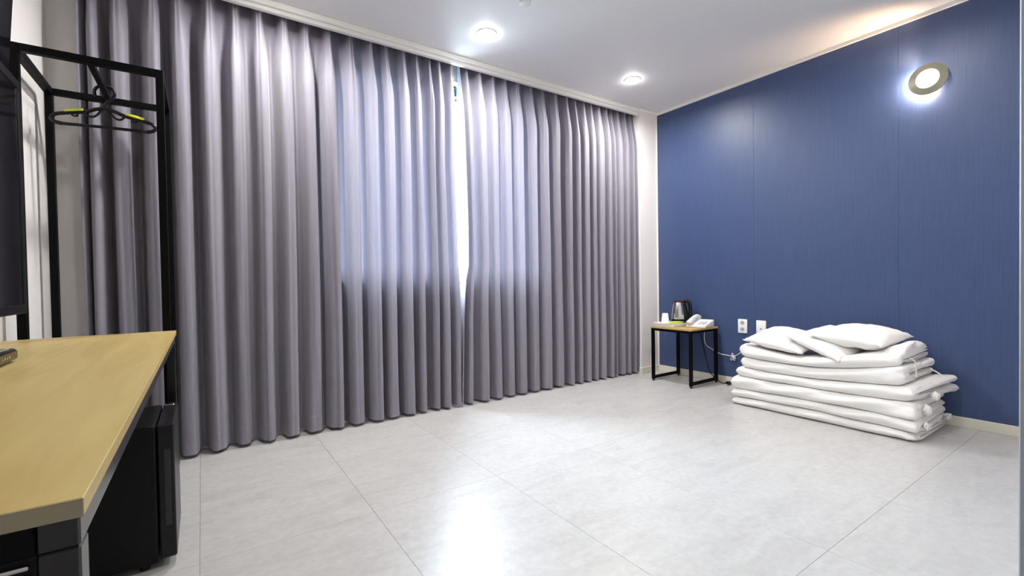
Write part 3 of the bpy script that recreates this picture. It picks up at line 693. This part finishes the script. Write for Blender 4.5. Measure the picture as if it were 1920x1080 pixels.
def knot(parent, p, r, seed):
    bm = bmesh.new(); p = Vector(p)
    bmesh.ops.create_icosphere(bm, subdivisions=3, radius=r)
    for v in bm.verts:
        n0 = v.co.normalized(); v.co = v.co * (1 + 0.35 * noise.noise(n0 * 2.6 + Vector((seed, 0, 0))) + 0.15 * noise.noise(n0 * 6 + Vector((0, seed, 0)))); v.co.y *= 0.7
        v.co += p
    k_ = obj('tie_knot', bm, 'cotton', parent, True)
    for s_ in (-1, 1):
        lp = smooth_path([p, p + Vector((0.018 * s_, -0.012, 0.012)), p + Vector((0.032 * s_, -0.010, -0.004)), p + Vector((0.016 * s_, -0.008, -0.016)), p], 5)
        obj('tie_loop', tube(bm_ := bmesh.new(), lp, 0.005, 7), 'cotton', k_, True)
knot(Q[3], (3.47, 0.800, 0.245), 0.026, 1)
knot(Q[2], (3.40, 0.822, 0.170), 0.030, 2)
knot(Q[1], (3.375, 0.818, 0.085), 0.021, 3)
knot(Q[1], (3.76, 0.815, 0.075), 0.018, 4)
obj('tie_cord', tube(bmesh.new(), smooth_path([(3.395, 0.898, 0.462), (3.398, 0.872, 0.44), (3.398, 0.868, 0.39), (3.396, 0.866, 0.350)], 5), 0.0032, 6), 'cotton', Q[5], True)
obj('tie_cord', tube(bmesh.new(), smooth_path([(3.70, 0.880, 0.365), (3.715, 0.850, 0.345), (3.735, 0.820, 0.318)], 5), 0.0045, 6), 'cotton', Q[4], True)

# ------------------------------------------------------------------ pillows on the stack
def pillow(label, frame, size, seed, sag=0.0):
    W_, T_ = size; H_ = (Vector(frame[0]) - Vector(frame[1])).length; n_ = 36; bm = bmesh.new(); g = {}
    for sd_ in (1, -1):
        for i in range(n_ + 1):
            for j in range(n_ + 1):
                u, v = 2 * i / n_ - 1, 2 * j / n_ - 1
                edge = i in (0, n_) or j in (0, n_)
                if edge and sd_ == -1: g[(sd_, i, j)] = g[(1, i, j)]; continue
                p_ = max(0, (1 - abs(u) ** 2.4)) ** 0.62 * max(0, (1 - abs(v) ** 2.4)) ** 0.62
                pin = 0.085
                x_ = W_ / 2 * u * (1 - pin * (1 - v * v) * abs(u) ** 2 * 0.9); y_ = H_ / 2 * v * (1 - pin * (1 - u * u) * abs(v) ** 2 * 0.9)
                z_ = sd_ * T_ / 2 * p_
                nz_ = noise.noise((u * 2.3 + seed, v * 2.3, seed * 1.7)) * 0.012 + noise.noise((u * 6 + seed, v * 6, sd_)) * 0.004
                corner = (abs(u) * abs(v)) ** 2
                z_ += nz_ * (p_ * 0.8 + 0.2) + corner * 0.016 * noise.noise((u * 9, v * 9, seed)) - sag * (u * u)
                g[(sd_, i, j)] = bm.verts.new((x_, y_, z_))
        for i in range(n_):
            for j in range(n_):
                q4 = [g[(sd_, i, j)], g[(sd_, i + 1, j)], g[(sd_, i + 1, j + 1)], g[(sd_, i, j + 1)]]
                bm.faces.new(q4 if sd_ == 1 else q4[::-1])
    A_, B_, U_ = (Vector(q_) for q_ in frame)
    ey = (A_ - B_).normalized(); ex = (U_ - ey * U_.dot(ey)).normalized(); ez = ex.cross(ey)
    c = (A_ + B_) / 2 + ex * W_ / 2
    M_ = Matrix(((ex.x, ey.x, ez.x, c.x), (ex.y, ey.y, ez.y, c.y), (ex.z, ey.z, ez.z, c.z), (0, 0, 0, 1)))
    bmesh.ops.transform(bm, matrix=M_, verts=bm.verts)
    o = obj('pillow', bm, 'cotton', None, True, c)
    return tag(o, label, 'pillow', 'white pillows on the quilts')
P1 = pillow('flat white pillow on the stack end close to the wall outlets', ((3.30, 1.838, 0.486), (3.285, 1.43, 0.428), (0.97, 0.05, 0.16)), (0.44, 0.125), 1.3)
P2 = pillow('white pillow wedged between the other two pillows on the stack', ((3.33, 1.560, 0.535), (3.262, 1.205, 0.408), (0.95, 0.18, 0.24)), (0.48, 0.12), 4.1)
P3 = pillow('plump white pillow lying over the middle pillow and top quilt', ((3.35, 1.410, 0.545), (3.31, 1.00, 0.520), (0.98, 0.03, 0.10)), (0.42, 0.14), 7.7)
settle(P1, [Q[5]]); settle(P3, [Q[5]]); settle(P2, [Q[5], P1], [P3]); settle(P3, [P2])
